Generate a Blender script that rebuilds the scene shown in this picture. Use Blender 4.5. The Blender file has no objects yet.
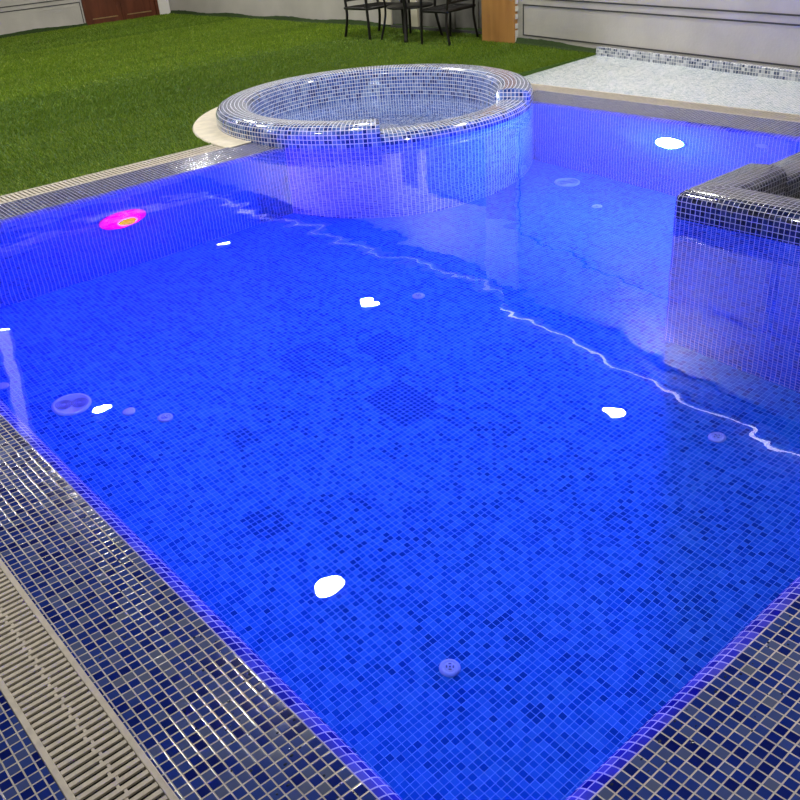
import bpy, bmesh, math, random
import numpy as np
from mathutils import Vector, Matrix
random.seed(7); rng = np.random.default_rng(11)
PI = math.pi
scene = bpy.context.scene
COL = scene.collection

# ------------------------------------------------------------------ helpers
def tag(o, label=None, cat=None, group=None, kind=None):
    if label: o['label'] = label
    if cat: o['category'] = cat
    if group: o['group'] = group
    if kind: o['kind'] = kind
    return o

def empty(name, loc=(0, 0, 0), rz=0.0):
    o = bpy.data.objects.new(name, None); COL.objects.link(o)
    o.location = loc; o.rotation_euler = (0, 0, rz); o.empty_display_size = .1
    return o

def obj(name, bm, mat, parent=None, smooth=False):
    me = bpy.data.meshes.new(name)
    bm.to_mesh(me); bm.free()
    if smooth:
        for p in me.polygons: p.use_smooth = True
    for m in (mat if isinstance(mat, (list, tuple)) else [mat]): me.materials.append(m)
    o = bpy.data.objects.new(name, me); COL.objects.link(o)
    if parent is not None: o.parent = parent
    return o

def copy_tree(o, parent=None):
    c = o.copy(); COL.objects.link(c)
    if parent is not None: c.parent = parent
    for ch in list(o.children): copy_tree(ch, c)
    return c

def box(bm, x0, x1, y0, y1, z0, z1, bevel=0.0):
    r = bmesh.ops.create_cube(bm, size=1.0)
    vs = r['verts']
    for v in vs:
        v.co = Vector(((x0 + x1) / 2 + v.co.x * (x1 - x0), (y0 + y1) / 2 + v.co.y * (y1 - y0), (z0 + z1) / 2 + v.co.z * (z1 - z0)))
    if bevel > 0:
        es = list({e for v in vs for e in v.link_edges})
        bmesh.ops.bevel(bm, geom=es, offset=bevel, segments=2, affect='EDGES', profile=.5)

def obox(bm, p0, p1, off0, off1, z0, z1, bevel=0.0):
    """box along the 2D segment p0-p1, from off0 to off1 to its left"""
    p0 = Vector(p0); p1 = Vector(p1); d = (p1 - p0).normalized(); n = Vector((-d.y, d.x))
    c = [p0 + n * off0, p1 + n * off0, p1 + n * off1, p0 + n * off1]
    lo = [bm.verts.new((q.x, q.y, z0)) for q in c]; hi = [bm.verts.new((q.x, q.y, z1)) for q in c]
    fs = [bm.faces.new(lo[::-1]), bm.faces.new(hi)]
    for i in range(4):
        j = (i + 1) % 4
        fs.append(bm.faces.new((lo[i], lo[j], hi[j], hi[i])))
    bmesh.ops.recalc_face_normals(bm, faces=fs)
    if bevel > 0:
        es = list({e for f in fs for e in f.edges})
        bmesh.ops.bevel(bm, geom=es, offset=bevel, segments=2, affect='EDGES', profile=.5)

def tube(bm, pts, r, seg=8, cap=True):
    pts = [Vector(p) for p in pts]; rings = []
    rs = r if isinstance(r, (list, tuple)) else [r] * len(pts)
    up = None
    for i, p in enumerate(pts):
        t = (pts[min(i + 1, len(pts) - 1)] - pts[max(i - 1, 0)]).normalized()
        if up is None:
            up = Vector((0, 0, 1)) if abs(t.z) < .9 else Vector((1, 0, 0))
        a = t.cross(up).normalized(); b = a.cross(t).normalized(); up = b
        rings.append([bm.verts.new(p + (a * math.cos(2 * PI * k / seg) + b * math.sin(2 * PI * k / seg)) * rs[i]) for k in range(seg)])
    for i in range(len(rings) - 1):
        for k in range(seg):
            bm.faces.new((rings[i][k], rings[i][(k + 1) % seg], rings[i + 1][(k + 1) % seg], rings[i + 1][k]))
    if cap:
        bm.faces.new(rings[0][::-1]); bm.faces.new(rings[-1])

def lathe(bm, prof, seg=32, mtx=None, close=True):
    """revolve (r, z) pairs round z"""
    rings = []
    for r, z in prof:
        if r < 1e-6: rings.append([bm.verts.new((0, 0, z))])
        else: rings.append([bm.verts.new((r * math.cos(2 * PI * k / seg), r * math.sin(2 * PI * k / seg), z)) for k in range(seg)])
    new = [v for r in rings for v in r]; fs = []
    for a, b in zip(rings[:-1], rings[1:]):
        for k in range(seg):
            j = (k + 1) % seg
            if len(a) == 1 and len(b) == 1: continue
            if len(a) == 1: fs.append(bm.faces.new((a[0], b[j], b[k])))
            elif len(b) == 1: fs.append(bm.faces.new((a[k], a[j], b[0])))
            else: fs.append(bm.faces.new((a[k], a[j], b[j], b[k])))
    bmesh.ops.recalc_face_normals(bm, faces=fs)
    if mtx is not None:
        for v in new: v.co = mtx @ v.co

def smooth_path(pts, n=6):
    """Catmull-Rom through points"""
    P = [Vector(p) for p in pts]; out = []
    for i in range(len(P) - 1):
        p0 = P[max(i - 1, 0)]; p1 = P[i]; p2 = P[i + 1]; p3 = P[min(i + 2, len(P) - 1)]
        for k in range(n):
            t = k / n
            out.append(.5 * ((2 * p1) + (p2 - p0) * t + (2 * p0 - 5 * p1 + 4 * p2 - p3) * t * t + (3 * p1 - p0 - 3 * p2 + p3) * t ** 3))
    out.append(P[-1]); return out

def sweep(stations, prof_fn, flip=None):
    """stations: (point2d, inward2d, h, u); prof_fn(h) -> list of (inward distance, z). UV in metres."""
    bm = bmesh.new(); uvl = bm.loops.layers.uv.new('UVMap')
    rings = []; vv = []
    for p, n, h, u in stations:
        pr = prof_fn(h); ring = []; vs = [0.0]
        for i, (d, z) in enumerate(pr):
            ring.append(bm.verts.new((p[0] + n[0] * d, p[1] + n[1] * d, z)))
            if i: vs.append(vs[-1] + math.hypot(d - pr[i - 1][0], z - pr[i - 1][1]))
        rings.append((ring, vs, u))
    pairs = list(zip(rings[:-1], rings[1:]))
    fs = []
    for ((ra, va, ua), (rb, vb, ub)), sa, sb in zip(pairs, stations[:-1], stations[1:]):
        cap = abs(ub - ua) < 1e-5
        for i in range(len(ra) - 1):
            try: f = bm.faces.new((ra[i], rb[i], rb[i + 1], ra[i + 1]))
            except ValueError: continue
            quad = [(ua, va[i]), (ub, vb[i]), (ub, vb[i + 1]), (ua, va[i + 1])]
            if abs(ub - ua) > .2:  # long straight stretch: measure along it, so mitred ends stay square
                pa = Vector(sa[0]); t = (Vector(sb[0]) - pa).normalized()
                quad = [(ua + (Vector(c.co.xy) - pa).dot(t), q[1]) for c, q in zip((ra[i], rb[i], rb[i + 1], ra[i + 1]), quad)]
            if cap:  # the step between a high and a low stretch: map it by its own height
                quad = [(ra[i].co.z, va[i]), (rb[i].co.z, va[i]), (rb[i + 1].co.z, va[i + 1]), (ra[i + 1].co.z, va[i + 1])]
            for l, q in zip(f.loops, quad): l[uvl].uv = q
            fs.append(f)
    bmesh.ops.recalc_face_normals(bm, faces=fs)
    if flip is not None:
        bm.normal_update()
        if sum(flip(f) * f.calc_area() for f in fs) < 0:
            for f in fs: f.normal_flip()
    return bm

def flat_poly(pts, z, uvs=1.0, up=True):
    bm = bmesh.new(); uvl = bm.loops.layers.uv.new('UVMap')
    vs = [bm.verts.new((p[0], p[1], z)) for p in pts]
    f = bm.faces.new(vs); f.normal_update()
    if (f.normal.z < 0) == up: f.normal_flip()
    for l in f.loops: l[uvl].uv = (l.vert.co.x * uvs, l.vert.co.y * uvs)
    if len(pts) > 4:
        bmesh.ops.triangulate(bm, faces=bm.faces[:])
    return bm

def uv_planar(bm):
    """box-project UVs in metres"""
    uvl = bm.loops.layers.uv.get('UVMap') or bm.loops.layers.uv.new('UVMap')
    bm.normal_update()
    for f in bm.faces:
        n = f.normal; ax = max(range(3), key=lambda i: abs(n[i]))
        for l in f.loops:
            c = l.vert.co
            l[uvl].uv = (c.y, c.z) if ax == 0 else (c.x, c.z) if ax == 1 else (c.x, c.y)

# ------------------------------------------------------------------ materials
def new_mat(name):
    m = bpy.data.materials.new(name); m.use_nodes = True
    nt = m.node_tree; b = nt.nodes['Principled BSDF']
    return m, nt, b

def N(nt, t, **kw):
    n = nt.nodes.new(t)
    for k, v in kw.items(): setattr(n, k, v)
    return n

def M(nt, op, a, b=None, c=None):
    n = nt.nodes.new('ShaderNodeMath'); n.operation = op
    for i, v in enumerate((a, b, c)):
        if v is None: continue
        if isinstance(v, (int, float)): n.inputs[i].default_value = v
        else: nt.links.new(v, n.inputs[i])
    return n.outputs[0]

def mixc(nt, fac, a, b, blend='MIX'):
    n = nt.nodes.new('ShaderNodeMix'); n.data_type = 'RGBA'; n.blend_type = blend
    for s, v in ((n.inputs[0], fac), (n.inputs[6], a), (n.inputs[7], b)):
        if isinstance(v, (int, float)): s.default_value = v
        elif isinstance(v, tuple): s.default_value = (*v, 1) if len(v) == 3 else v
        else: nt.links.new(v, s)
    return n.outputs[2]

def ramp(nt, fac, stops, mode='LINEAR'):
    n = nt.nodes.new('ShaderNodeValToRGB'); n.color_ramp.interpolation = mode
    e = n.color_ramp.elements
    while len(e) < len(stops): e.new(.5)
    for el, (p, c) in zip(e, stops): el.position = p; el.color = (*c, 1)
    nt.links.new(fac, n.inputs[0]); return n.outputs[0]

def plain(name, col, rough=.5, metal=0.0, noise=0.0, nscale=8.0, bump=0.0, bscale=60.0, spec=.5):
    m, nt, b = new_mat(name)
    b.inputs['Roughness'].default_value = rough; b.inputs['Metallic'].default_value = metal
    b.inputs['Specular IOR Level'].default_value = spec
    tc = N(nt, 'ShaderNodeTexCoord')
    if noise > 0:
        nz = N(nt, 'ShaderNodeTexNoise'); nz.inputs['Scale'].default_value = nscale; nz.inputs['Detail'].default_value = 5
        nt.links.new(tc.outputs['Object'], nz.inputs['Vector'])
        lo = tuple(c * (1 - noise) for c in col); hi = tuple(min(1, c * (1 + noise)) for c in col)
        nt.links.new(ramp(nt, nz.outputs[0], [(.3, lo), (.7, hi)]), b.inputs['Base Color'])
    else: b.inputs['Base Color'].default_value = (*col, 1)
    if bump > 0:
        nz = N(nt, 'ShaderNodeTexNoise'); nz.inputs['Scale'].default_value = bscale; nz.inputs['Detail'].default_value = 4
        nt.links.new(tc.outputs['Object'], nz.inputs['Vector'])
        bp = N(nt, 'ShaderNodeBump'); bp.inputs['Strength'].default_value = bump; bp.inputs['Distance'].default_value = .01
        nt.links.new(nz.outputs[0], bp.inputs['Height']); nt.links.new(bp.outputs[0], b.inputs['Normal'])
    return m

def glow(name, col, strength):
    m, nt, b = new_mat(name)
    b.inputs['Base Color'].default_value = (.02, .02, .02, 1); b.inputs['Specular IOR Level'].default_value = .1
    b.inputs['Emission Color'].default_value = (*col, 1); b.inputs['Emission Strength'].default_value = strength
    return m

def mosaic(name, pitch, pal, grout, gw=.11, rough=.12, sheet=.18, drift=.25, patches=(), bump=.5, groutrough=.6, phase=(0, 0), spec=.5, coat=0.0, cior=1.5):
    m, nt, b = new_mat(name); L = nt.links.new
    b.inputs['Specular IOR Level'].default_value = spec; b.inputs['Coat Roughness'].default_value = .06; b.inputs['Coat IOR'].default_value = cior
    uv = N(nt, 'ShaderNodeUVMap'); uv.uv_map = 'UVMap'
    sp = N(nt, 'ShaderNodeSeparateXYZ'); L(uv.outputs[0], sp.inputs[0])
    x = M(nt, 'DIVIDE', M(nt, 'ADD', sp.outputs[0], phase[0]), pitch); y = M(nt, 'DIVIDE', M(nt, 'ADD', sp.outputs[1], phase[1]), pitch)
    def cell(ax, ay, off):
        c = N(nt, 'ShaderNodeCombineXYZ'); L(M(nt, 'FLOOR', ax), c.inputs[0]); L(M(nt, 'FLOOR', ay), c.inputs[1]); c.inputs[2].default_value = off
        w = N(nt, 'ShaderNodeTexWhiteNoise', noise_dimensions='3D'); L(c.outputs[0], w.inputs['Vector']); return w
    wn = cell(x, y, 0.5)
    sh = cell(M(nt, 'DIVIDE', x, 12.0), M(nt, 'DIVIDE', y, 12.0), 3.5)
    nz = N(nt, 'ShaderNodeTexNoise'); nz.inputs['Scale'].default_value = 1.6; nz.inputs['Detail'].default_value = 2
    L(uv.outputs[0], nz.inputs['Vector'])
    r = M(nt, 'ADD', wn.outputs[0], M(nt, 'MULTIPLY', M(nt, 'SUBTRACT', sh.outputs[0], .5), sheet))
    r = M(nt, 'ADD', r, M(nt, 'MULTIPLY', M(nt, 'SUBTRACT', nz.outputs[0], .5), drift))
    for (x0, x1, y0, y1, k) in patches:
        mk = M(nt, 'MULTIPLY', M(nt, 'LESS_THAN', M(nt, 'ABSOLUTE', M(nt, 'SUBTRACT', sp.outputs[0], (x0 + x1) / 2)), (x1 - x0) / 2),
               M(nt, 'LESS_THAN', M(nt, 'ABSOLUTE', M(nt, 'SUBTRACT', sp.outputs[1], (y0 + y1) / 2)), (y1 - y0) / 2))
        r = M(nt, 'SUBTRACT', r, M(nt, 'MULTIPLY', mk, k))
    col = ramp(nt, r, pal, 'LINEAR')
    fx = M(nt, 'ABSOLUTE', M(nt, 'SUBTRACT', M(nt, 'FRACT', x), .5)); fy = M(nt, 'ABSOLUTE', M(nt, 'SUBTRACT', M(nt, 'FRACT', y), .5))
    mx = M(nt, 'MAXIMUM', fx, fy)
    g = M(nt, 'GREATER_THAN', mx, .5 - gw / 2)
    # grout wears a little: mottled
    n2 = N(nt, 'ShaderNodeTexNoise'); n2.inputs['Scale'].default_value = 22; L(uv.outputs[0], n2.inputs['Vector'])
    gc = ramp(nt, n2.outputs[0], [(.3, tuple(c * .8 for c in grout)), (.7, tuple(min(1, c * 1.15) for c in grout))])
    L(mixc(nt, g, col, gc), b.inputs['Base Color'])
    L(M(nt, 'ADD', M(nt, 'MULTIPLY', g, groutrough - rough), rough), b.inputs['Roughness'])
    if coat > 0: L(M(nt, 'MULTIPLY', M(nt, 'SUBTRACT', 1.0, g), coat), b.inputs['Coat Weight'])
    if bump > 0:
        # domed glass tiles with recessed joints, every tile tilted a touch
        dome = M(nt, 'SUBTRACT', 1.0, M(nt, 'POWER', M(nt, 'MULTIPLY', mx, 2.0), 8.0))
        t2 = N(nt, 'ShaderNodeSeparateXYZ'); L(wn.outputs[1], t2.inputs[0])
        tilt = M(nt, 'ADD', M(nt, 'MULTIPLY', M(nt, 'SUBTRACT', t2.outputs[0], .5), M(nt, 'SUBTRACT', M(nt, 'FRACT', x), .5)),
                 M(nt, 'MULTIPLY', M(nt, 'SUBTRACT', t2.outputs[1], .5), M(nt, 'SUBTRACT', M(nt, 'FRACT', y), .5)))
        hgt = M(nt, 'ADD', dome, M(nt, 'MULTIPLY', tilt, 1.0))
        bp = N(nt, 'ShaderNodeBump'); bp.inputs['Strength'].default_value = bump; bp.inputs['Distance'].default_value = .0015
        L(hgt, bp.inputs['Height']); L(bp.outputs[0], b.inputs['Normal'])
    return m

def water_mat(name, wave=.012, scale=2.2, tint=(1, 1, 1)):
    m, nt, b = new_mat(name); L = nt.links.new
    b.inputs['Base Color'].default_value = (*tint, 1)
    b.inputs['Transmission Weight'].default_value = 1.0; b.inputs['IOR'].default_value = 1.33
    b.inputs['Roughness'].default_value = 0.0
    tc = N(nt, 'ShaderNodeTexCoord')
    def nz(s, d, stretch):
        mp = N(nt, 'ShaderNodeMapping'); mp.inputs['Scale'].default_value = stretch
        L(tc.outputs['Object'], mp.inputs['Vector'])
        n = N(nt, 'ShaderNodeTexNoise'); n.inputs['Scale'].default_value = s; n.inputs['Detail'].default_value = d
        L(mp.outputs[0], n.inputs['Vector']); return n.outputs[0]
    h = M(nt, 'ADD', nz(scale, 1.5, (1, .8, 1)), M(nt, 'MULTIPLY', nz(scale * 3.1, 1, (1, 1.2, 1)), .22))
    bp = N(nt, 'ShaderNodeBump'); bp.inputs['Strength'].default_value = 1.0; bp.inputs['Distance'].default_value = wave
    L(h, bp.inputs['Height']); L(bp.outputs[0], b.inputs['Normal'])
    return m

PITCH = .0265
NAVY = [(0.0, (.003, .008, .11)), (.35, (.007, .023, .20)), (.66, (.026, .054, .24)), (.9, (.065, .09, .22)), (1.0, (.10, .12, .20))]
SPA = [(0.0, (.010, .026, .15)), (.35, (.035, .085, .32)), (.7, (.10, .18, .44)), (1.0, (.22, .29, .48))]
DARK = [(0.0, (.002, .005, .035)), (.4, (.004, .010, .07)), (.75, (.014, .025, .085)), (1.0, (.04, .055, .10))]
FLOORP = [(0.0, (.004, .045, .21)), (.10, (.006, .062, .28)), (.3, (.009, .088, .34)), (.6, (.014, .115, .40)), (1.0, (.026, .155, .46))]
KID = [(0.0, (.42, .55, .60)), (.4, (.62, .72, .75)), (1.0, (.80, .85, .86))]
GROUT = (.48, .44, .38)
patches = [(2.38, 2.65, 2.96, 3.31, .75), (2.68, 2.94, 3.49, 3.76, .65), (2.26, 2.58, 3.64, 3.97, .42), (2.66, 2.75, 3.31, 3.44, .45),
           (1.66, 1.78, 3.38, 3.55, .5), (1.38, 1.55, 2.78, 2.97, .55), (2.17, 2.28, 2.78, 2.92, .35)]
mat_deck = mosaic('deck_mosaic', PITCH, NAVY, GROUT, gw=.13, phase=(.004, 0))
mat_edge = mosaic('pool_edge_mosaic', PITCH, NAVY, GROUT, gw=.13)
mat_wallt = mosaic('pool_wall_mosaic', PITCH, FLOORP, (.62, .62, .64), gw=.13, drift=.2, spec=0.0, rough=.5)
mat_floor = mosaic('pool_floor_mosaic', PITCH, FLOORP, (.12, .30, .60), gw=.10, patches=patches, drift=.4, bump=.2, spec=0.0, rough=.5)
mat_spa = mosaic('round_spa_mosaic', .033, SPA, (.78, .78, .80), gw=.16, rough=.10, coat=.7, cior=1.6)
mat_sq = mosaic('square_spa_mosaic', .0285, DARK, (.47, .46, .48), gw=.13, rough=.10, coat=.7, cior=1.6)
mat_kid = mosaic('paddling_pool_mosaic', PITCH, KID, (.86, .87, .87), gw=.12, rough=.2, coat=1.0)
mat_curb = mosaic('curb_mosaic', .03, [(0, (.05, .07, .14)), (.5, (.3, .33, .4)), (1, (.7, .72, .75))], (.72, .72, .72), gw=.16)
mat_water = water_mat('pool_water', .0035, 1.7)
mat_spawater = water_mat('spa_water', .003, 2.5)
mat_grate = plain('grate_plastic', (.58, .52, .425), .55, noise=.12, nscale=40)
mat_chan = plain('channel_dark', (.010, .009, .008), .9)
mat_stone = plain('cream_stone', (.74, .67, .52), .6, noise=.10, nscale=14, bump=.15)
mat_wall = plain('wall_plaster', (.50, .475, .435), .75, noise=.10, nscale=2.2, bump=.35, bscale=35)
mat_ceil = plain('ceiling_paint', (.12, .12, .125), .8)
mat_line = plain('groove_paint', (.05, .05, .05), .7)
mat_white = plain('white_paint', (.80, .78, .74), .6, noise=.04, nscale=5)
mat_cornice = plain('cornice_grey', (.07, .07, .075), .7)
mat_metal = plain('black_iron', (.012, .011, .010), .45, metal=.3)
mat_fit = plain('fitting_plastic', (.34, .42, .58), .35)
mat_slot = plain('fitting_slot', (.10, .13, .20), .6)
mat_ring = plain('grille_dark', (.20, .24, .32), .6)
mat_greyglass = plain('grey_glazing', (.16, .155, .145), .35, noise=.25, nscale=6)
mat_brass = plain('brass_inlay', (.75, .55, .28), .3, metal=.8)
mat_chrome = plain('steel_rim', (.7, .7, .72), .25, metal=.9)

def wood(name, dark, light, scale, rough=.4, axis=(1, 1, .12)):
    m, nt, b = new_mat(name); L = nt.links.new
    tc = N(nt, 'ShaderNodeTexCoord'); mp = N(nt, 'ShaderNodeMapping'); mp.inputs['Scale'].default_value = axis
    L(tc.outputs['Object'], mp.inputs[0])
    w = N(nt, 'ShaderNodeTexNoise'); w.inputs['Scale'].default_value = scale; w.inputs['Detail'].default_value = 6; w.inputs['Distortion'].default_value = 1.2
    L(mp.outputs[0], w.inputs['Vector'])
    L(ramp(nt, w.outputs[0], [(.3, dark), (.7, light)]), b.inputs['Base Color']); b.inputs['Roughness'].default_value = rough
    return m
mat_door = wood('door_wood', (.085, .022, .010), (.16, .045, .02), 9)
mat_post = wood('post_wood', (.38, .17, .045), (.56, .28, .085), 6, .45)

def grass_mats():
    m, nt, b = new_mat('turf_blade'); L = nt.links.new
    g = N(nt, 'ShaderNodeNewGeometry'); tc = N(nt, 'ShaderNodeTexCoord')
    mp = N(nt, 'ShaderNodeMapping'); mp.inputs['Scale'].default_value = (.25, 1.3, 1); L(tc.outputs['Object'], mp.inputs[0])
    nz = N(nt, 'ShaderNodeTexNoise'); nz.inputs['Scale'].default_value = 1.4; nz.inputs['Detail'].default_value = 4; L(mp.outputs[0], nz.inputs['Vector'])
    c1 = ramp(nt, g.outputs['Random Per Island'], [(0, (.075, .145, .006)), (.45, (.14, .24, .010)), (.85, (.20, .32, .018)), (1, (.36, .42, .07))])
    c2 = ramp(nt, nz.outputs[0], [(.3, (.82, .84, .8)), (.7, (1.12, 1.1, 1.0))])
    sy = N(nt, 'ShaderNodeSeparateXYZ'); L(tc.outputs['Object'], sy.inputs[0])
    rl = N(nt, 'ShaderNodeTexWhiteNoise', noise_dimensions='1D'); L(M(nt, 'FLOOR', M(nt, 'DIVIDE', M(nt, 'SUBTRACT', sy.outputs[1], 6.1), 1.98)), rl.inputs['W'])
    c3 = ramp(nt, rl.outputs[0], [(0, (.80, .84, .8)), (1, (1.18, 1.14, 1.1))])
    L(mixc(nt, 1.0, mixc(nt, 1.0, c1, c2, 'MULTIPLY'), c3, 'MULTIPLY'), b.inputs['Base Color'])
    b.inputs['Roughness'].default_value = .5; b.inputs['Specular IOR Level'].default_value = .35
    m2 = plain('turf_backing', (.055, .125, .006), .9, noise=.3, nscale=60, bump=.6, bscale=150)
    return m, m2
mat_blade, mat_turf = grass_mats()

# ------------------------------------------------------------------ the hall
CEIL = 3.60
CA = (8.44, 16.62)                                  # corner behind the lawn
WB = [CA, (8.60, 10.5), (8.53, 7.76), (8.20, 7.76)]               # wall behind the lawn
WR = [(8.20, 7.76), (7.53, 3.65)]                   # angled wall by the paddling pool
WS = [(7.53, 3.65), (7.53, -4.5)]
def struct(name, bm, m, parent=None, label=None):
    o = obj(name, bm, m, parent)
    if parent is None: o['kind'] = 'structure'
    if label: o['label'] = label
    return o
def wall(name, pts, z0=-.05, z1=CEIL):
    bm = bmesh.new()
    for a, b in zip(pts[:-1], pts[1:]): obox(bm, a, b, 0, .18, z0, z1)
    return struct(name, bm, mat_wall)
# left normals must point outwards: run the walls so that outside is to the left
wall('wall_back', WB)
wall('wall_right', WR)
wall('wall_side', WS)
# door wall, with an opening for the door
DX0, DX1, DZ = 6.76, 8.17, 2.12
bm = bmesh.new()
obox(bm, (-4.5, 16.62), (DX0 - .02, 16.62), 0, .18, -.05, CEIL)
obox(bm, (DX1 + .02, 16.62), (CA[0] + .18, 16.62), 0, .18, -.05, CEIL)
obox(bm, (DX0 - .02, 16.62), (DX1 + .02, 16.62), 0, .18, DZ, CEIL)
struct('wall_left', bm, mat_wall)
bm = bmesh.new(); box(bm, -4.68, -4.5, -4.5, 16.8, -.05, CEIL); struct('wall_near', bm, mat_wall)
bm = bmesh.new(); box(bm, -4.68, 7.7, -4.68, -4.5, -.05, CEIL); struct('wall_entrance', bm, mat_wall)
bm = bmesh.new(); box(bm, -4.7, 8.8, -4.7, 16.85, CEIL, CEIL + .12); struct('ceiling', bm, mat_ceil)
# dark groove lines: rectangular panel frames on the walls
def frame_lines(bm, a, b, s0, s1, z0, z1, w=.014):
    a = Vector(a); b = Vector(b); d = (b - a).normalized()
    def P(s): q = a + d * s; return (q.x, q.y)
    obox(bm, P(s0), P(s1), -.006, .004, z0, z0 + w); obox(bm, P(s0), P(s1), -.006, .004, z1 - w, z1)
    obox(bm, P(s0), P(s0 + w), -.006, .004, z0 + w, z1 - w); obox(bm, P(s1 - w), P(s1), -.006, .004, z0 + w, z1 - w)
bm = bmesh.new(); LR = (Vector(WR[1]) - Vector(WR[0])).length
frame_lines(bm, WR[0], WR[1], .40, LR - .02, .10, .435); frame_lines(bm, WR[0], WR[1], .33, LR - .02, .495, 2.35)
struct('trim_1', bm, mat_line)
bm = bmesh.new(); frame_lines(bm, WS[0], WS[1], .02, 4.2, .10, .435); frame_lines(bm, WS[0], WS[1], .02, 4.2, .495, 2.35)
struct('trim_2', bm, mat_line)
bm = bmesh.new(); frame_lines(bm, (1.2, 16.62), (6.74, 16.62), 0.0, 5.51, -.02, .41); frame_lines(bm, (1.2, 16.62), (6.74, 16.62), 0, 5.46, .47, 2.3)
struct('trim_3', bm, mat_line)
# dark cornice and LED line along the wall tops
def along(pts, name, z0, z1, d, m, back=0.0):
    bm = bmesh.new()
    for a, b in zip(pts[:-1], pts[1:]): obox(bm, a, b, -d, -back, z0, z1)
    return obj(name, bm, m)
runs = [([(-4.5, 16.62), CA], 'wall beside the brown door', 4, .7), (WB, 'long wall behind the lawn and chairs', 5, 1.8), (WR, 'angled panelled wall by the paddling pool', 6, 6), (WS, 'wall beyond the square spa', 7, 8)]
for pts, where, k, power in runs:
    mat_led = glow('led_white', (1, .98, .95), power)
    o = along(pts, 'trim_%d' % k, 3.16, 3.42, .05, mat_cornice); o['kind'] = 'structure'
    o = along(pts, 'led_strip', 3.465, 3.485, .075, mat_led, .045)
    tag(o, 'white light strip along the top of the ' + where, 'light strip', 'light strips along the wall tops')
    o2 = along(pts, 'led_channel', 3.445, 3.462, .08, mat_white); o2.parent = o
bm = bmesh.new(); obox(bm, (1.95, 9.2), (2.87, 12.7), -.10, .10, CEIL - .12, CEIL); struct('trim_8', bm, mat_white)
bm = bmesh.new(); obox(bm, (1.95, 9.2), (2.87, 12.7), -.065, .065, CEIL - .135, CEIL - .118)
o = obj('light_panel', bm, glow('panel_glow', (1, .98, .96), 1.5)); tag(o, 'long pale light panel under a ceiling beam, mirrored at the left edge of the pool', 'light panel')

# ------------------------------------------------------------------ door, glazing, pillar
door = empty('door_1', (DX0, 16.62, 0)); door['kind'] = 'structure'
dw = (DX1 - DX0)
bm = bmesh.new()
box(bm, -.02, .03, -.03, .10, 0, DZ); box(bm, dw - .03, dw + .02, -.03, .10, 0, DZ); box(bm, -.02, dw + .02, -.03, .10, DZ - .05, DZ)
obj('door_frame', bm, mat_door, door)
for s in (0, 1):
    x0 = .032 + s * (dw / 2 - .03); x1 = x0 + dw / 2 - .036
    bm = bmesh.new()
    st = .09
    for (a, b, c, d) in ((x0, x0 + st, .01, DZ - .055), (x1 - st, x1, .01, DZ - .055), (x0 + st, x1 - st, .01, .10), (x0 + st, x1 - st, .92, 1.02), (x0 + st, x1 - st, DZ - .16, DZ - .055)):
        box(bm, a, b, .0, .045, c, d, .004)
    lf = obj('door_leaf', bm, mat_door, door)
    bm = bmesh.new()
    for (c, d) in ((.10, .92), (1.02, DZ - .16)): box(bm, x0 + st, x1 - st, .014, .03, c, d)
    obj('door_panel', bm, mat_door, lf)
    bm = bmesh.new(); box(bm, x0 + st, x1 - st, -.002, .006, .092, .108); obj('brass_inlay', bm, mat_brass, lf)
    bm = bmesh.new(); hx = x1 - .05 if s == 0 else x0 + .05
    tube(bm, [(hx, 0.0, 1.05), (hx, -.05, 1.05), (hx + (-.1 if s == 0 else .1), -.05, 1.05)], .009); obj('door_handle', bm, mat_brass, lf)
bm = bmesh.new(); box(bm, DX1 + .021, CA[0] - .03, 16.575, 16.619, 0, DZ + .1, .004); struct('trim_9', bm, mat_white)

# grey glazed panels with pale posts behind the chairs
win = empty('window_1', (0, 0, 0)); win['kind'] = 'structure'
pa, pb = Vector((8.530, 8.02)), Vector((8.575, 10.45))
def wp(y): t = (y - pa.y) / (pb.y - pa.y); q = pa.lerp(pb, t); return (q.x, q.y)
bm = bmesh.new(); obox(bm, wp(10.2), wp(8.03), -.02, -.004, .05, 2.2); obj('pane', bm, mat_greyglass, win)
mat_cream = plain('cream_frame', (.62, .58, .46), .5)
for (y0, y1, dd) in ((10.45, 10.2, .04), (9.80, 9.62, .05), (8.95, 8.90, .03), (8.5, 8.46, .03)):
    bm = bmesh.new(); obox(bm, wp(y0), wp(y1), -dd, -.003, .05, 2.2); obj('window_post', bm, mat_cream if dd >= .04 else mat_greyglass, win)
bm = bmesh.new(); obox(bm, wp(10.45), wp(8.03), -.05, -.003, 2.2, 2.28); obj('window_head', bm, mat_cream, win)
bm = bmesh.new(); obox(bm, wp(10.2), wp(8.03), -.06, -.003, 0, .05); obj('window_sill', bm, mat_line, win)

pil = empty('wooden_pillar', (8.30, 7.83, 0))
tag(pil, 'orange-brown wooden pillar against the wall, right of the black chairs', 'pillar')
bm = bmesh.new(); box(bm, -.20, .20, -.36, .17, 0, 2.25, .006); obj('wood_cladding', bm, mat_post, pil)
bm = bmesh.new(); box(bm, -.205, .20, -.37, .18, 2.25, 3.15, .006); obj('white_head', bm, mat_white, pil)
bm = bmesh.new()
for k in range(26):
    z = .02 + k * .085 + random.uniform(-.02, .02); w = random.uniform(.008, .02)
    box(bm, -.185, -.13, -.36 - w, -.358, z, z + random.uniform(.05, .085))
o = obj('plaster_edge', bm, mat_white, pil); o['label'] = 'ragged white plaster edge'

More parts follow.
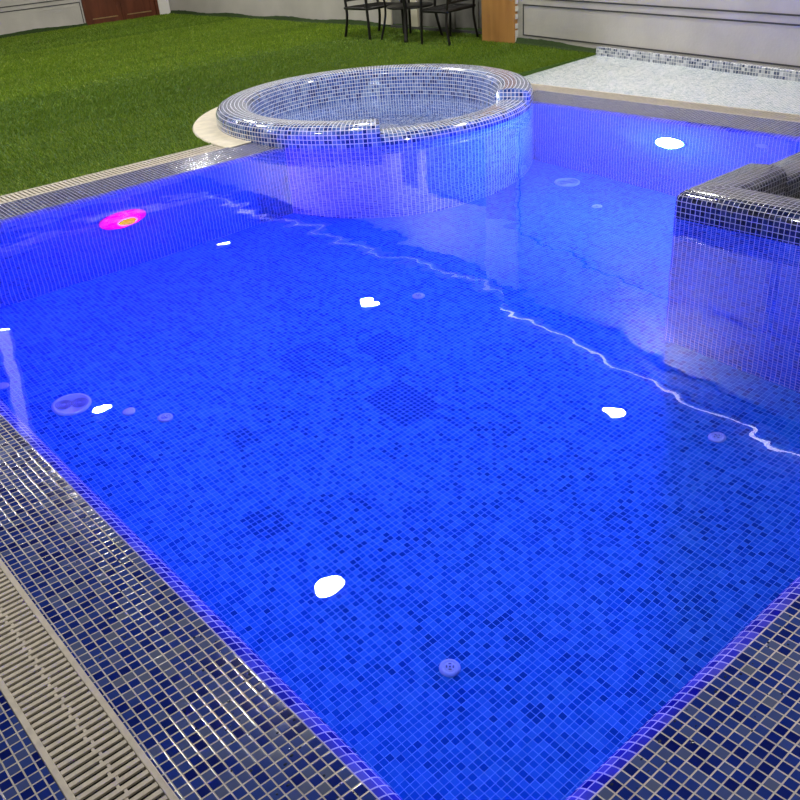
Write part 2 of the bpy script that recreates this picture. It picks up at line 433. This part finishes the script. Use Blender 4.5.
# ------------------------------------------------------------------ ceiling lamps
mat_lamp = glow('lamp_diffuser', (1, .965, .90), 130)
lamps = [((3.02, 4.97), 'round white ceiling lamp mirrored in the pool as the largest white spot nearest the camera'),
         ((7.05, 5.00), 'round white ceiling lamp mirrored in the pool in front of the square spa'),
         ((7.18, 9.50), 'round white ceiling lamp mirrored in mid pool beyond the dark floor tiles'),
         ((2.93, 9.52), 'round white ceiling lamp mirrored beside the round drain at the pool left'),
         ((7.10, 13.65), 'round white ceiling lamp mirrored in the pool right of the magenta light'),
         ((2.86, 12.87), 'round white ceiling lamp mirrored at the far left border of the photo'),
         ((3.02, .45), None), ((-1.1, 4.98), None), ((-1.1, 9.5), None)]
proto = empty('ceiling_light', (0, 0, CEIL))
bm = bmesh.new(); lathe(bm, [(0, -.001), (.155, -.001), (.155, -.03), (.140, -.042), (.137, -.042), (.137, -.02), (0, -.02)], 40); obj('housing', bm, mat_white, proto, True)
bm = bmesh.new(); lathe(bm, [(0, -.022), (.135, -.022), (.135, -.036), (.10, -.041), (0, -.043)], 40); obj('diffuser', bm, mat_lamp, proto, True)
bulb = bpy.data.lights.new('bulb', 'AREA'); bulb.shape = 'DISK'; bulb.size = .26; bulb.energy = 64; bulb.color = (1, .965, .90)
bo = bpy.data.objects.new('bulb', bulb); COL.objects.link(bo); bo.parent = proto; bo.location = (0, 0, -.05)
for i, ((x, y), lab) in enumerate(lamps):
    o = proto if i == 0 else copy_tree(proto)
    o.location = (x, y, CEIL)
    tag(o, lab or 'round white ceiling lamp above the near deck, outside the picture', 'ceiling lamp', 'ceiling lamps in rows')

# ------------------------------------------------------------------ swimming pool
X0, X1, Y0, Y1 = .612, 5.815, .652, 5.725
def fz(x): return -1.405 - .055 * x
C = Vector((4.885, 6.15)); RO = 1.365; RI = 1.07
pool = empty('swimming_pool', ((X0 + X1) / 2, (Y0 + Y1) / 2, -1.58))
tag(pool, 'rectangular swimming pool lined with blue mosaic tiles and lit from within', 'swimming pool')
pinv = Matrix.Translation(-Vector(pool.location))
def under(bm, name, mat, smooth=False):
    bm.transform(pinv); return obj(name, bm, mat, pool, smooth)
path = [(3.70, Y1, 0, -1), (X0, Y1, 1, -1), (X0, Y0, 1, 1), (X1, Y0, -1, 1), (X1, 5.36, -1, 0)]
st = []; u = 0
for i, (x, y, nx, ny) in enumerate(path):
    if i: u += math.hypot(x - path[i - 1][0], y - path[i - 1][1])
    st.append(((x, y), (nx, ny), 0, u))
ARR = .085; ARC = ARR * (1 - math.sin(math.radians(22))); ARZ = ARR * math.cos(math.radians(22))
def edge_prof(h):
    p = [(-.298, .016), (-.2, .0107), (-.1, .0054), (0, 0.0)]
    a0 = math.radians(22)
    for k in range(1, 13):
        a = a0 + (PI / 2 - a0) * k / 12; p.append((ARR * (math.sin(a) - math.sin(a0)), -ARR * (math.cos(a0) - math.cos(a))))
    return p
def wall_prof(h): return [(ARC, -ARZ), (ARC, -1.95)]
# tile courses start at the waterline on every side
mat_edge2 = mosaic('pool_rim_mosaic', PITCH, NAVY, GROUT, gw=.13, phase=(0, -.298 % PITCH + .0), coat=.25)
bm = sweep(st, lambda h: edge_prof(h)[:4], lambda f: f.normal.z); under(bm, 'pool_surround', mat_edge2)
bm = sweep(st, lambda h: edge_prof(h)[3:], lambda f: f.normal.z); under(bm, 'pool_rim', mosaic('pool_nosing_lit_mosaic', PITCH, [(0, (.012, .014, .22)), (.5, (.05, .06, .40)), (1, (.14, .15, .5))], (.72, .70, .72), gw=.14, bump=0.0, spec=0.0, rough=.5))  # deck tiles lightened on the submerged nosing, pool light put into their colour
PC = Vector(((X0 + X1) / 2, (Y0 + Y1) / 2, -1))
bm = sweep(st, wall_prof, lambda f: f.normal.dot(PC - f.calc_center_median())); under(bm, 'pool_wall', mat_wallt)
bm = flat_poly([(X0, Y0), (X1 + .1, Y0), (X1 + .1, Y1 + .1), (X0, Y1 + .1)], 0)
for v in bm.verts: v.co.z = fz(v.co.x)
under(bm, 'pool_floor', mat_floor)

# water: one level sheet, cut round the two spas
SX0, SX1, SY0, SY1 = 3.96, 6.02, .56, 2.53
E2 = .004
wp2 = [(X0 - E2, Y0 - E2), (SX0 + .02, Y0 - E2), (SX0 + .02, SY1 - .02), (X1 + E2, SY1 - .02)]
rw = RO - .02
a0 = -math.acos((X1 + E2 - C.x) / rw); a1 = -PI + math.asin((C.y - Y1 - E2) / rw)
for k in range(41):
    a = a0 + (a1 - a0) * k / 40; wp2.append((C.x + rw * math.cos(a), C.y + rw * math.sin(a)))
wp2 += [(X0 - E2, Y1 + E2)]
o = obj('pool_water', flat_poly(wp2, 0), mat_water); tag(o, 'clear calm water filling the big blue swimming pool to its rim', 'water', kind='stuff')

# ------------------------------------------------------------------ decks, grates, slabs
bm = flat_poly([(-4.5, -4.5), (.143, -4.5), (.143, 6.2), (-4.5, 6.2)], .0155); struct('floor_deck_left', bm, mat_deck)
bm = flat_poly([(.314, -4.5), (7.52, -4.5), (7.52, Y0 - .298), (.314, Y0 - .298)], .0158); struct('floor_deck_right', bm, mat_deck)

def grate(name, a, b, w0, w1, label, bead=True):
    """slotted overflow grate along a->b, between offsets w0 and w1 to the left"""
    A = Vector(a); B = Vector(b); Ln = (B - A).length; ang = math.atan2(B.y - A.y, B.x - A.x)
    r = empty(name, (a[0], a[1], .0), ang); tag(r, label, 'drain grate', 'overflow grates round the pool')
    sp_, sw = (.0208, .0110) if bead else (.031, .018)
    bm = bmesh.new(); n = int(Ln / sp_)
    for k in range(n):
        x = .004 + k * sp_; box(bm, x, x + sw, w0 + .016, w1 - .016, .0095, .0155)
    if bead:
        mid = w0 + (w1 - w0) * .42
        for k in range(n - 1):
            x = .004 + k * .0208; box(bm, x + .0115, x + .0208, mid - .004 + .008 * (k % 2), mid + .003 + .008 * (k % 2), .009, .0140)
    obj('slat_panel', bm, mat_grate, r)
    bm = bmesh.new(); box(bm, 0, Ln, w0, w0 + .0155, -.03, .017, .002); box(bm, 0, Ln, w1 - .0155, w1, -.03, .017, .002); obj('edge_rail', bm, mat_grate, r)
    bm = bmesh.new(); box(bm, 0, Ln, w0 + .0155, w1 - .0155, -.12, -.09); obj('channel', bm, mat_chan, r)
    return r
grate('overflow_grate', (.314, -1.0), (.314, 6.015), 0, .17, 'beige slotted drain grate in the tiled deck at the lower left')
grate('overflow_grate', (.32, 6.028), (3.30, 6.028), 0, .20, 'cream slotted drain grate running along the edge of the lawn', False)
grate('overflow_grate', (6.118, 2.2), (6.118, 6.05), -.21, 0, 'cream slotted drain grate between the big pool and the paddling pool', False)

# cream stone slab under the round spa
slab = bmesh.new()
seg = 60; a_s, a_e = math.radians(-3), math.radians(186)
prev = None
for k in range(seg + 1):
    a = a_s + (a_e - a_s) * k / seg
    q = [slab.verts.new((C.x + r * math.cos(a), C.y + r * math.sin(a), z)) for r, z in ((1.30, .02), (1.564, .02), (1.572, .012), (1.572, -.034))]
    if prev:
        for i in range(3): slab.faces.new((prev[i], prev[i + 1], q[i + 1], q[i]))
    prev = q
box(slab, 3.305, 3.70, 6.026, 6.16, -.03, .0195, .003)
bmesh.ops.recalc_face_normals(slab, faces=slab.faces)
o = obj('stone_surround', slab, mat_stone); tag(o, 'curved cream stone slab around the foot of the round spa', 'slab')

# lawn
LX = -4.5
ring = [(C.x + 1.565 * math.cos(a), C.y + 1.565 * math.sin(a)) for a in [math.radians(178 - k * 3) for k in range(0, 59)]]
ring = [q for q in ring if q[1] > 6.13]
lawn_poly = [(LX, 6.245), (3.30, 6.245)] + ring + [(6.45, 6.10), (7.915, 6.10), (8.175, 7.735), (8.51, 7.735), (8.575, 10.5), (8.41, 16.59), (LX, 16.59)]
bm = flat_poly(lawn_poly, .008)
lo = [bm.verts.new((q[0], q[1], -.034)) for q in lawn_poly]; hi = [bm.verts.new((q[0], q[1], .008)) for q in lawn_poly]
for i in range(len(lo)):
    j = (i + 1) % len(lo); bm.faces.new((lo[i], lo[j], hi[j], hi[i]))
fl = bm.copy()
for v in fl.verts: v.co.z -= .045
struct('floor', fl, mat_stone)
lawn = obj('artificial_lawn', bm, mat_turf); tag(lawn, 'green artificial lawn between the pool edge and the back walls', 'lawn', kind='stuff')

def blades():
    n = 420000
    t = rng.random(n); y = 6.10 + 10.49 * t ** 1.55
    xl = np.maximum(-2.5, 1.2 + (y - 6.2) * .34 - 1.6); xr = np.where(y < 7.735, 7.915 + (y - 6.1) * .159, np.where(y < 10.5, 8.5 + (y - 7.72) * .025, 8.57 - (y - 10.5) * .026))
    x = xl + (xr - .01 - xl) * rng.random(n)
    d2 = (x - C.x) ** 2 + (y - C.y) ** 2
    ok = (d2 > 1.572 ** 2) & ((y > 6.252) | ((x > 6.4) & (y > 6.11)))
    x, y = x[ok], y[ok]; n = len(x)
    far = np.clip((y - 6.1) / 10, 0, 1)
    roll = np.floor((y - 6.1) / 1.98).astype(int)                    # turf is laid in rolls, each with its own pile direction
    pile = np.array([-1.0, .8, -.5, .9, -.9, .6])[np.clip(roll, 0, 5)]
    hgt = .021 * (.75 + .5 * rng.random(n)) * (1 - .18 * (np.sin(y * 2.1 + np.sin(x * .9)) > .75))
    w = (.0028 + .006 * far) * (.7 + .6 * rng.random(n))
    a = rng.random(n) * 2 * np.pi
    lx = .010 * pile * (.5 + rng.random(n)) * .6 + rng.normal(0, .006, n); ly = rng.normal(0, .007, n) - .003 * pile
    v = np.zeros((n, 3, 3))
    v[:, 0, 0] = x - np.cos(a) * w; v[:, 0, 1] = y - np.sin(a) * w; v[:, 0, 2] = .007
    v[:, 1, 0] = x + np.cos(a) * w; v[:, 1, 1] = y + np.sin(a) * w; v[:, 1, 2] = .007
    v[:, 2, 0] = x + lx; v[:, 2, 1] = y + ly; v[:, 2, 2] = .007 + hgt
    me = bpy.data.meshes.new('grass_blades')
    me.vertices.add(3 * n); me.vertices.foreach_set('co', v.ravel().astype(np.float32))
    me.loops.add(3 * n); me.loops.foreach_set('vertex_index', np.arange(3 * n, dtype=np.int32))
    me.polygons.add(n); me.polygons.foreach_set('loop_start', np.arange(0, 3 * n, 3, dtype=np.int32))
    me.update(calc_edges=True); me.materials.append(mat_blade)
    o = bpy.data.objects.new('grass_blades', me); COL.objects.link(o); o.parent = lawn; o['kind'] = 'stuff'
blades()
# turf turned up against the walls, its shade put into a darker green
bm = bmesh.new()
for a, b in (((8.41, 16.55), (8.565, 10.5)), ((8.565, 10.5), (8.50, 8.02)), ((8.135, 7.46), (7.925, 6.12)), ((LX, 16.585), (6.74, 16.585))):
    A = Vector(a); B = Vector(b); d = (B - A).normalized(); nrm = Vector((-d.y, d.x)); nn = max(8, int((B - A).length / .06)); prev = None
    for k in range(nn + 1):
        q = A.lerp(B, k / nn); h = .07 + .012 * math.sin(k * .23) + random.uniform(-.004, .004)
        pts = [q - nrm * .05, q - nrm * .02, q, q + nrm * .012]
        r = [bm.verts.new((p.x, p.y, z)) for p, z in zip(pts, (.01, .03, h, h - .004))]
        if prev:
            for i in range(3): bm.faces.new((prev[i], prev[i + 1], r[i + 1], r[i]))
        prev = r
bmesh.ops.recalc_face_normals(bm, faces=bm.faces)
o = obj('turned_up_edge', bm, plain('turf_shaded_edge', (.020, .045, .004), .9, noise=.4, nscale=70), lawn); o['label'] = 'turned-up turf edge against the walls, its green darkened for shade'

# paddling pool
kp = empty('paddling_pool', (7.2, 4.0, 0)); tag(kp, 'shallow pale-tiled paddling pool along the panelled wall', 'paddling pool')
ki = Matrix.Translation((-7.2, -4.0, 0))
bm = flat_poly([(6.325, -4.5), (7.52, -4.5), (7.52, 3.65), (7.92, 6.10), (6.325, 6.10)], -.03); 
for v in bm.verts:                                   # floor slopes down to the grate side
    v.co.z = .006 - .05 * min(1, max(0, (7.6 - v.co.x) / 1.3))
bm.transform(ki); obj('tiled_floor', bm, mat_kid, kp)
bm = bmesh.new()
obox(bm, (7.925, 6.095), (7.528, 3.65), -.055, -.002, -.03, .085, .006); obox(bm, (7.528, 3.65), (7.528, -2), -.055, -.002, -.03, .085, .006)
uv_planar(bm); bm.transform(ki); obj('tiled_curb', bm, mat_curb, kp)

# ------------------------------------------------------------------ spas
def rim_prof(width, bott_out, bott_in, rr):
    def f(h):
        p = [(0, bott_out)]
        p += [(0, -.028), (0, h - rr)]
        p += [(rr - rr * math.cos(a), h - rr + rr * math.sin(a)) for a in [k * PI / 2 / 7 for k in range(1, 8)]]
        p += [(width * .5, h + .006)]
        p += [(width - rr + rr * math.sin(a), h - rr + rr * math.cos(a)) for a in [k * PI / 2 / 7 for k in range(0, 8)]]
        p += [(width, -.25), (width, bott_in)]
        return p
    return f
HI, LOW = .155, .078
spa = empty('round_spa', (C.x, C.y, 0)); tag(spa, 'round raised spa tub in blue and white mosaic at the far pool corner', 'spa tub')
sa, sb = math.radians(232.5), math.radians(299)
angs = []
n1 = 36; n2 = 132
for k in range(n1 + 1): angs.append((sa + (sb - sa) * k / n1, LOW))
for k in range(n2 + 1): angs.append((sb + (sa + 2 * PI - sb) * k / n2, HI))
angs.append((sa + 2 * PI, LOW))
stn = [((RO * math.cos(a), RO * math.sin(a)), (-math.cos(a), -math.sin(a)), h, (a - sa) * RO) for a, h in angs]
bm = sweep(stn, rim_prof(RO - RI, -1.85, -.95, .075)); o = obj('tiled_rim', bm, mat_spa, spa)
for p in o.data.polygons: p.use_smooth = p.area < .02 and abs(p.normal.z) > -1
bm = bmesh.new(); uvl = bm.loops.layers.uv.new('UVMap')
lathe(bm, [(RI + .01, -.86), (.95, -.90), (0, -.92)], 96); uv_planar(bm)
obj('spa_floor', bm, mat_spa, spa)
bm = bmesh.new(); lathe(bm, [(0, 0), (RI + .02, 0)], 96)
for f in bm.faces:
    if f.normal.z < 0: f.normal_flip()
o = obj('spa_water', bm, mat_spawater); o.location = (C.x, C.y, -.115)
tag(o, 'still water inside the round mosaic spa tub', 'water', kind='stuff')

HI = .140
sq = empty('square_spa', ((SX0 + SX1) / 2, (SY0 + SY1) / 2, 0)); tag(sq, 'square raised spa tub in dark navy mosaic at the right of the pool', 'spa tub')
cx, cy = (SX0 + SX1) / 2, (SY0 + SY1) / 2; hx, hy = (SX1 - SX0) / 2, (SY1 - SY0) / 2
stq = []; uu = 0
def addc(px, py, nx, ny, h):
    global uu
    if stq: uu += math.hypot(px - stq[-1][0][0], py - stq[-1][0][1])
    stq.append(((px, py), (nx, ny), h, uu))
cr = .035
def corner(sx, sy, a0):
    for k in range(5):
        a = a0 - PI / 2 * k / 4
        px, py = sx * hx - sx * cr + cr * math.cos(a), sy * hy - sy * cr + cr * math.sin(a)
        # inward direction aims at the mitred inner corner
        ix, iy = sx * (hx - .27), sy * (hy - .27)
        addc(px, py, (ix - px) / .27, (iy - py) / .27, HI)
corner(-1, -1, -PI / 2); corner(-1, 1, PI)
lx0, lx1 = 4.63 - cx, 5.45 - cx
addc(lx0, hy, 0, -1, HI); addc(lx0, hy, 0, -1, LOW); addc(lx1, hy, 0, -1, LOW); addc(lx1, hy, 0, -1, HI)
corner(1, 1, PI / 2); corner(1, -1, 0)
p, n, h, _ = stq[0]; addc(p[0], p[1], n[0], n[1], h)
SQP = rim_prof(.27, -1.85, -.95, .06)
bm = sweep(stq, lambda h: SQP(h)[1:]); o = obj('tiled_rim', bm, mat_sq, sq)
bm = sweep(stq, lambda h: SQP(h)[:2], lambda f: f.normal.dot(f.calc_center_median() - Vector((0, 0, -1)))); obj('outer_wall', bm, mat_wallt, sq)['label'] = 'brighter blue mosaic wall below the waterline'
for p in o.data.polygons: p.use_smooth = True
bm = bmesh.new(); box(bm, -hx + .25, hx - .25, -hy + .25, hy - .25, -.97, -.93); uv_planar(bm); obj('spa_floor', bm, mat_sq, sq)
bm = bmesh.new(); box(bm, hx - .70, hx - .26, -hy + .26, hy - .26, -.93, -.48); uv_planar(bm); obj('seat_step', bm, mat_sq, sq)
o = obj('spa_water', flat_poly([(SX0 + .26, SY0 + .26), (SX1 - .26, SY0 + .26), (SX1 - .26, SY1 - .26), (SX0 + .26, SY1 - .26)], -.03), mat_spawater)
tag(o, 'dark still water inside the square navy spa tub', 'water', kind='stuff')

# ------------------------------------------------------------------ pool fittings
def inlet_proto():
    r = empty('floor_inlet'); bm = bmesh.new()
    lathe(bm, [(0, 0), (.040, 0), (.040, .004), (.033, .010), (.026, .011), (.025, .008), (.022, .008), (.021, .011), (0, .012)], 36); obj('flange', bm, mat_fit, r, True)
    bm = bmesh.new()
    for k in range(4):
        a0 = k * PI / 2 + .35; prev = None
        for i in range(7):
            a = a0 + i * .9 / 6
            q = [bm.verts.new((rr * math.cos(a), rr * math.sin(a), .0128)) for rr in (.0095, .016)]
            if prev: bm.faces.new((prev[0], prev[1], q[1], q[0]))
            prev = q
    bmesh.ops.recalc_face_normals(bm, faces=bm.faces)
    for f in bm.faces:
        if f.normal.z < 0: f.normal_flip()
    obj('slot', bm, mat_slot, r)
    bm = bmesh.new(); lathe(bm, [(0, .011), (.004, .011), (.004, .014), (0, .015)], 16); obj('screw', bm, mat_slot, r, True)
    return r
ip = inlet_proto()
tilt = math.atan(.055)
for i, (x, y, lab) in enumerate([(1.536, 1.759, 'round slotted inlet on the pool floor nearest the camera'), (3.386, 1.808, 'round slotted inlet on the pool floor in front of the square spa'),
                                 (1.510, 3.883, 'round slotted inlet on the pool floor beside the plain disc at left'), (3.350, 3.934, 'round slotted inlet in mid pool floor beyond the dark tile patches'),
                                 (5.24, 3.997, 'round slotted inlet on the pale far floor near the far drain')]):
    o = ip if i == 0 else copy_tree(ip)
    o.location = (x, y, fz(x) + .0005); o.rotation_euler = (0, tilt, .4 * i); tag(o, lab, 'pool inlet', 'slotted inlets in the pool floor')
bm = bmesh.new(); lathe(bm, [(0, 0), (.034, 0), (.034, .004), (.028, .008), (0, .009)], 32); cv = obj('blank_cover', bm, mat_fit, None, True)
for i, (x, y, lab) in enumerate([(1.392, 4.057, 'plain round white cover on the pool floor next to the left drain'), (.975, 4.73, 'plain round white cover on the pool floor at the far left border')]):
    o = cv if i == 0 else copy_tree(cv)
    o.location = (x, y, fz(x) + .0005); o.rotation_euler = (0, tilt, 0); tag(o, lab, 'pool fitting', 'plain covers in the pool floor')
dr = empty('main_drain')
bm = bmesh.new(); lathe(bm, [(0, 0), (.105, 0), (.105, .004), (.095, .012), (.088, .013), (.086, .008), (0, .008)], 44); obj('drain_frame', bm, mat_fit, dr, True)
bm = bmesh.new()
for sx in (-1, 1):
    for k in range(4):
        r0 = .012 + k * .009
        m = Matrix.Translation((sx * .042, 0, 0)); lathe(bm, [(r0, .010), (r0 + .004, .010), (r0 + .004, .0135), (r0, .0135), (r0, .010)], 28, m)
obj('grille_rings', bm, mat_ring, dr, True)
for i, (x, y, lab) in enumerate([(1.191, 4.316, 'round floor drain with two ringed grilles at the left of the pool'), (5.50, 4.50, 'round floor drain with ringed grilles at the far end of the pool')]):
    o = dr if i == 0 else copy_tree(dr)
    o.location = (x, y, fz(x) + .0005); o.rotation_euler = (0, tilt, -.45); tag(o, lab, 'pool drain', 'main drains')
def wall_mtx(p, nrm):
    z = Vector(nrm).normalized(); q = z.to_track_quat('Z', 'Y'); return q.to_euler()
# wall nozzles
nz = empty('wall_nozzle'); bm = bmesh.new(); lathe(bm, [(0, 0), (.05, 0), (.05, .004), (.04, .010), (.022, .012), (.020, .006), (0, .006)], 32); obj('flange', bm, mat_fit, nz, True)
bm = bmesh.new(); lathe(bm, [(0, .007), (.014, .007), (.013, .013), (0, .015)], 24); obj('jet_ball', bm, mat_fit, nz, True)
WO = ARC
nzs = [((X1 - WO, 3.02, -.30), (-1, 0, 0), 'round white nozzle in the far pool wall near the square spa'),
       ((C.x + RO * math.cos(math.radians(223.5)), C.y + RO * math.sin(math.radians(223.5)), -.81), (math.cos(math.radians(223.5)), math.sin(math.radians(223.5)), 0), 'round white nozzle low on the round spa outer wall under water')]
for i, (p, nr, lab) in enumerate(nzs):
    o = nz if i == 0 else copy_tree(nz)
    o.location = p; o.rotation_euler = wall_mtx(p, nr); tag(o, lab, 'pool nozzle', 'nozzles in the walls')
a = math.radians(-70); p = (C.x + (RO + .001) * math.cos(a), C.y + (RO + .001) * math.sin(a), -1.52)
sc_ = empty('suction_cover', p); sc_.rotation_euler = wall_mtx(p, (math.cos(a), math.sin(a), 0))
bm = bmesh.new(); box(bm, -.065, .065, -.065, .065, 0, .014, .004); obj('cover_plate', bm, mat_fit, sc_)
bm = bmesh.new()
for k in range(5): box(bm, -.045, .045, -.042 + k * .019, -.034 + k * .019, .012, .0148)
obj('slot', bm, mat_slot, sc_); tag(sc_, 'square white suction cover at the foot of the round spa under water', 'pool fitting')

# underwater lamps
def pool_lamp(name, p, nr, col, strength, label, core=None):
    r = empty(name, p); r.rotation_euler = wall_mtx(p, nr)
    bm = bmesh.new(); lathe(bm, [(.108, 0), (.135, 0), (.135, .006), (.125, .012), (.112, .012), (.108, .008)], 40); obj('bezel', bm, mat_chrome, r, True)
    bm = bmesh.new(); lathe(bm, [(.107, .004), (.107, .035), (.097, .058), (.065, .072), (0, .078)], 36); obj('lens', bm, glow(name + '_lens', col, strength), r, True)
    if core:
        bm = bmesh.new(); lathe(bm, [(.072, .060), (.072, .082), (.050, .091), (0, .093)], 30); c_ = obj('glare_core', bm, glow(name + '_core', core, 1.0), r, True)  # core added to imitate the lamp's overexposed centre
        c_['label'] = 'orange-yellow glare at the lamp centre, built as a glowing core'
        bm = bmesh.new(); lathe(bm, [(.108, .013), (.165, .013), (.172, .006), (.172, 0)], 44); c_ = obj('halo_ring', bm, glow(name + '_ring', (1, .0, .85), .9), r, True)  # emissive ring added in place of the soft glow round the lamp
        c_['label'] = 'magenta halo around the lamp, built as a glowing ring'
    tag(r, label, 'pool light', 'underwater pool lights')
    return r
pool_lamp('pool_light', (X1 - WO, 3.74, -.57), (-1, 0, 0), (.016, .064, 1), 3200, 'glowing white underwater lamp in the far right pool wall')
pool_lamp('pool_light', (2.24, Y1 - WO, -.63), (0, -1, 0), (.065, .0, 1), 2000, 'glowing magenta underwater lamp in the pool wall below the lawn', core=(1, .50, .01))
pool_lamp('pool_light', (2.3, Y0 + WO, -.63), (0, 1, 0), (.008, .22, 1), 24, 'blue underwater lamp in the near right pool wall, hidden below the rim')
pool_lamp('pool_light', (X0 + WO, 2.6, -.63), (1, 0, 0), (.008, .22, 1), 24, 'blue underwater lamp in the near left pool wall, hidden below the rim')
pool_lamp('pool_light', (3.35, Y0 + WO, -.63), (0, 1, 0), (.006, .07, 1), 45, 'added unseen blue lamp below the near right rim, brightening the floor by the square spa')  # unseen lamp added to bring blue light to the right-hand floor
ax_ = math.radians(228)
pool_lamp('pool_light', (C.x + RI * math.cos(ax_), C.y + RI * math.sin(ax_), -.33), (-math.cos(ax_), -math.sin(ax_), 0), (.70, .82, 1), 150, 'added unseen pale lamp inside the round spa, brightening its water from below the rim')  # unseen lamp added to lighten the water inside the round spa

# ------------------------------------------------------------------ chairs and table
def make_chair():
    r = empty('metal_chair')
    W, D = .28, .26
    for sx in (-1, 1):
        bm = bmesh.new(); tube(bm, smooth_path([(sx * W, -D - .01, 0), (sx * W, -D, .2), (sx * W, -D + .01, .38), (sx * W, -D + .02, .58)], 4), .018); obj('front_leg', bm, mat_metal, r, True)
        bm = bmesh.new(); tube(bm, smooth_path([(sx * W, D + .05, 0), (sx * (W - .01), D - .01, .22), (sx * (W - .02), D, .40), (sx * (W - .03), D + .10, .86)], 4), .018); obj('back_leg', bm, mat_metal, r, True)
        bm = bmesh.new(); tube(bm, smooth_path([(sx * W, -D + .02, .58), (sx * (W + .01), -D - .01, .61), (sx * (W + .01), -D + .10, .625), (sx * W, D - .05, .61), (sx * (W - .02), D + .04, .60)], 4), .019); obj('armrest', bm, mat_metal, r, True)
    bm = bmesh.new()
    tube(bm, [(-W, -D, .375), (W, -D, .375), (W, D, .365), (-W, D, .365), (-W, -D, .375)], .018)
    obj('seat_frame', bm, mat_metal, r, True)
    bm = bmesh.new()
    for k in range(27):
        x = -W + .02 + k * (2 * W - .04) / 26; tube(bm, [(x, -D, .380), (x, 0, .366), (x, D, .368)], .0035, 5)
    for k in range(23):
        y = -D + .02 + k * (2 * D - .04) / 22; z = .366 + .012 * abs(y / D); tube(bm, [(-W, y, z + .002), (W, y, z + .002)], .0035, 5)
    obj('mesh_seat', bm, mat_metal, r)
    bm = bmesh.new()
    for k in range(21):
        x = -W + .045 + k * (2 * W - .09) / 20; tube(bm, [(x, D + .012, .45), (x, D + .10, .84)], .0035, 5)
    for k in range(17):
        z = .46 + k * .38 / 16; y = D + .012 + (z - .45) * .226; tube(bm, [(-W + .03, y + .003, z), (W - .03, y + .003, z)], .0035, 5)
    tube(bm, [(-W + .025, D + .012, .45), (W - .025, D + .012, .45)], .010); tube(bm, smooth_path([(-W + .03, D + .10, .86), (0, D + .11, .89), (W - .03, D + .10, .86)], 6), .013)
    obj('mesh_backrest', bm, mat_metal, r)
    return r
ch = make_chair(); ch.location = (7.90, 9.80, .008); ch.rotation_euler = (0, 0, math.radians(-4))
tag(ch, 'black metal mesh armchair on the lawn, left of the round table', 'chair', 'black metal garden chairs')
c2 = copy_tree(ch); c2.location = (7.94, 8.41, .008); c2.rotation_euler = (0, 0, math.radians(180 + 11)); c2.scale = (1.08, .72, 1.02)
tag(c2, 'black metal mesh armchair on the lawn, beside the wooden pillar', 'chair', 'black metal garden chairs')
tb = empty('bistro_table', (7.93, 9.10, .008)); tag(tb, 'round black metal table with a lower shelf between the two chairs', 'table')
bm = bmesh.new(); lathe(bm, [(0, .70), (.36, .70), (.37, .705), (.37, .72), (.36, .725), (0, .725)], 40); obj('tabletop', bm, mat_metal, tb, True)
bm = bmesh.new(); lathe(bm, [(0, .375), (.285, .375), (.295, .38), (.295, .395), (.285, .40), (0, .40)], 40); obj('lower_shelf', bm, mat_metal, tb, True)
for k, (fx, fy, rr) in enumerate(((-.31, -.24, .024), (-.26, .30, .014), (.28, .34, .016), (.30, -.26, .018))):
    bm = bmesh.new(); tube(bm, smooth_path([(fx, fy, 0), (fx * .86, fy * .86, .2), (fx * .80, fy * .80, .385), (fx * .9, fy * .9, .70)], 5), rr); obj('leg', bm, mat_metal, tb, True)

# water drops left on the wet deck beside the rim
bm = bmesh.new()
for k in range(230):
    if k % 3 < 2: u_, v_ = abs(random.gauss(0, .09)) + .006, random.uniform(.4, 2.3); x, y = X0 - u_, v_
    else: u_, v_ = abs(random.gauss(0, .08)) + .006, random.uniform(.5, 1.9); x, y = v_, Y0 - u_
    if u_ > .28: continue
    r = random.uniform(.0012, .0034); z = u_ * .0533
    s = random.uniform(.8, 1.8)
    lathe(bm, [(r, 0), (r * .9, r * .35), (r * .5, r * .55), (0, r * .6)], 8, Matrix.Translation((x, y, z - .0002)) @ Matrix.Diagonal((s, 1, 1, 1)))
mat_drop = plain('water_drop', (.02, .03, .06), .02, spec=1.0)
o = obj('water_drops', bm, mat_drop, None, True); tag(o, 'scattered water drops on the wet dark deck tiles beside the pool', 'water drops', kind='stuff')

# ------------------------------------------------------------------ world, camera, view
w = bpy.data.worlds.new('night'); scene.world = w; w.use_nodes = True
w.node_tree.nodes['Background'].inputs[0].default_value = (.01, .012, .016, 1)
cam_d = bpy.data.cameras.new('camera'); cam = bpy.data.objects.new('camera', cam_d); COL.objects.link(cam)
A = np.array([-436, -30.]); B = np.array([1614, -198.]); f = 870.
def ray(p): return np.array([p[0] - 400, -(p[1] - 400), -f])
Yv = ray(A); Yv /= np.linalg.norm(Yv); Xv = ray(B); Xv -= Xv.dot(Yv) * Yv; Xv /= np.linalg.norm(Xv); Zv = np.cross(Xv, Yv)
R = np.array([Xv, Yv, Zv])
cam.matrix_world = Matrix([[*R[0], 0], [*R[1], 0], [*R[2], 1.55], [0, 0, 0, 1]])
cam_d.sensor_fit = 'HORIZONTAL'; cam_d.sensor_width = 36; cam_d.lens = 36 * f / 800
cam_d.clip_start = .05; cam_d.clip_end = 100
scene.camera = cam
cy_ = scene.cycles
cy_.caustics_reflective = True; cy_.caustics_refractive = True; cy_.blur_glossy = 1.0
cy_.max_bounces = 10; cy_.transmission_bounces = 8; cy_.diffuse_bounces = 3
cy_.sample_clamp_indirect = 25
scene.view_settings.view_transform = 'Standard'; scene.view_settings.look = 'None'
scene.view_settings.gamma = 1; scene.view_settings.use_curve_mapping = False
scene.view_settings.exposure = 0
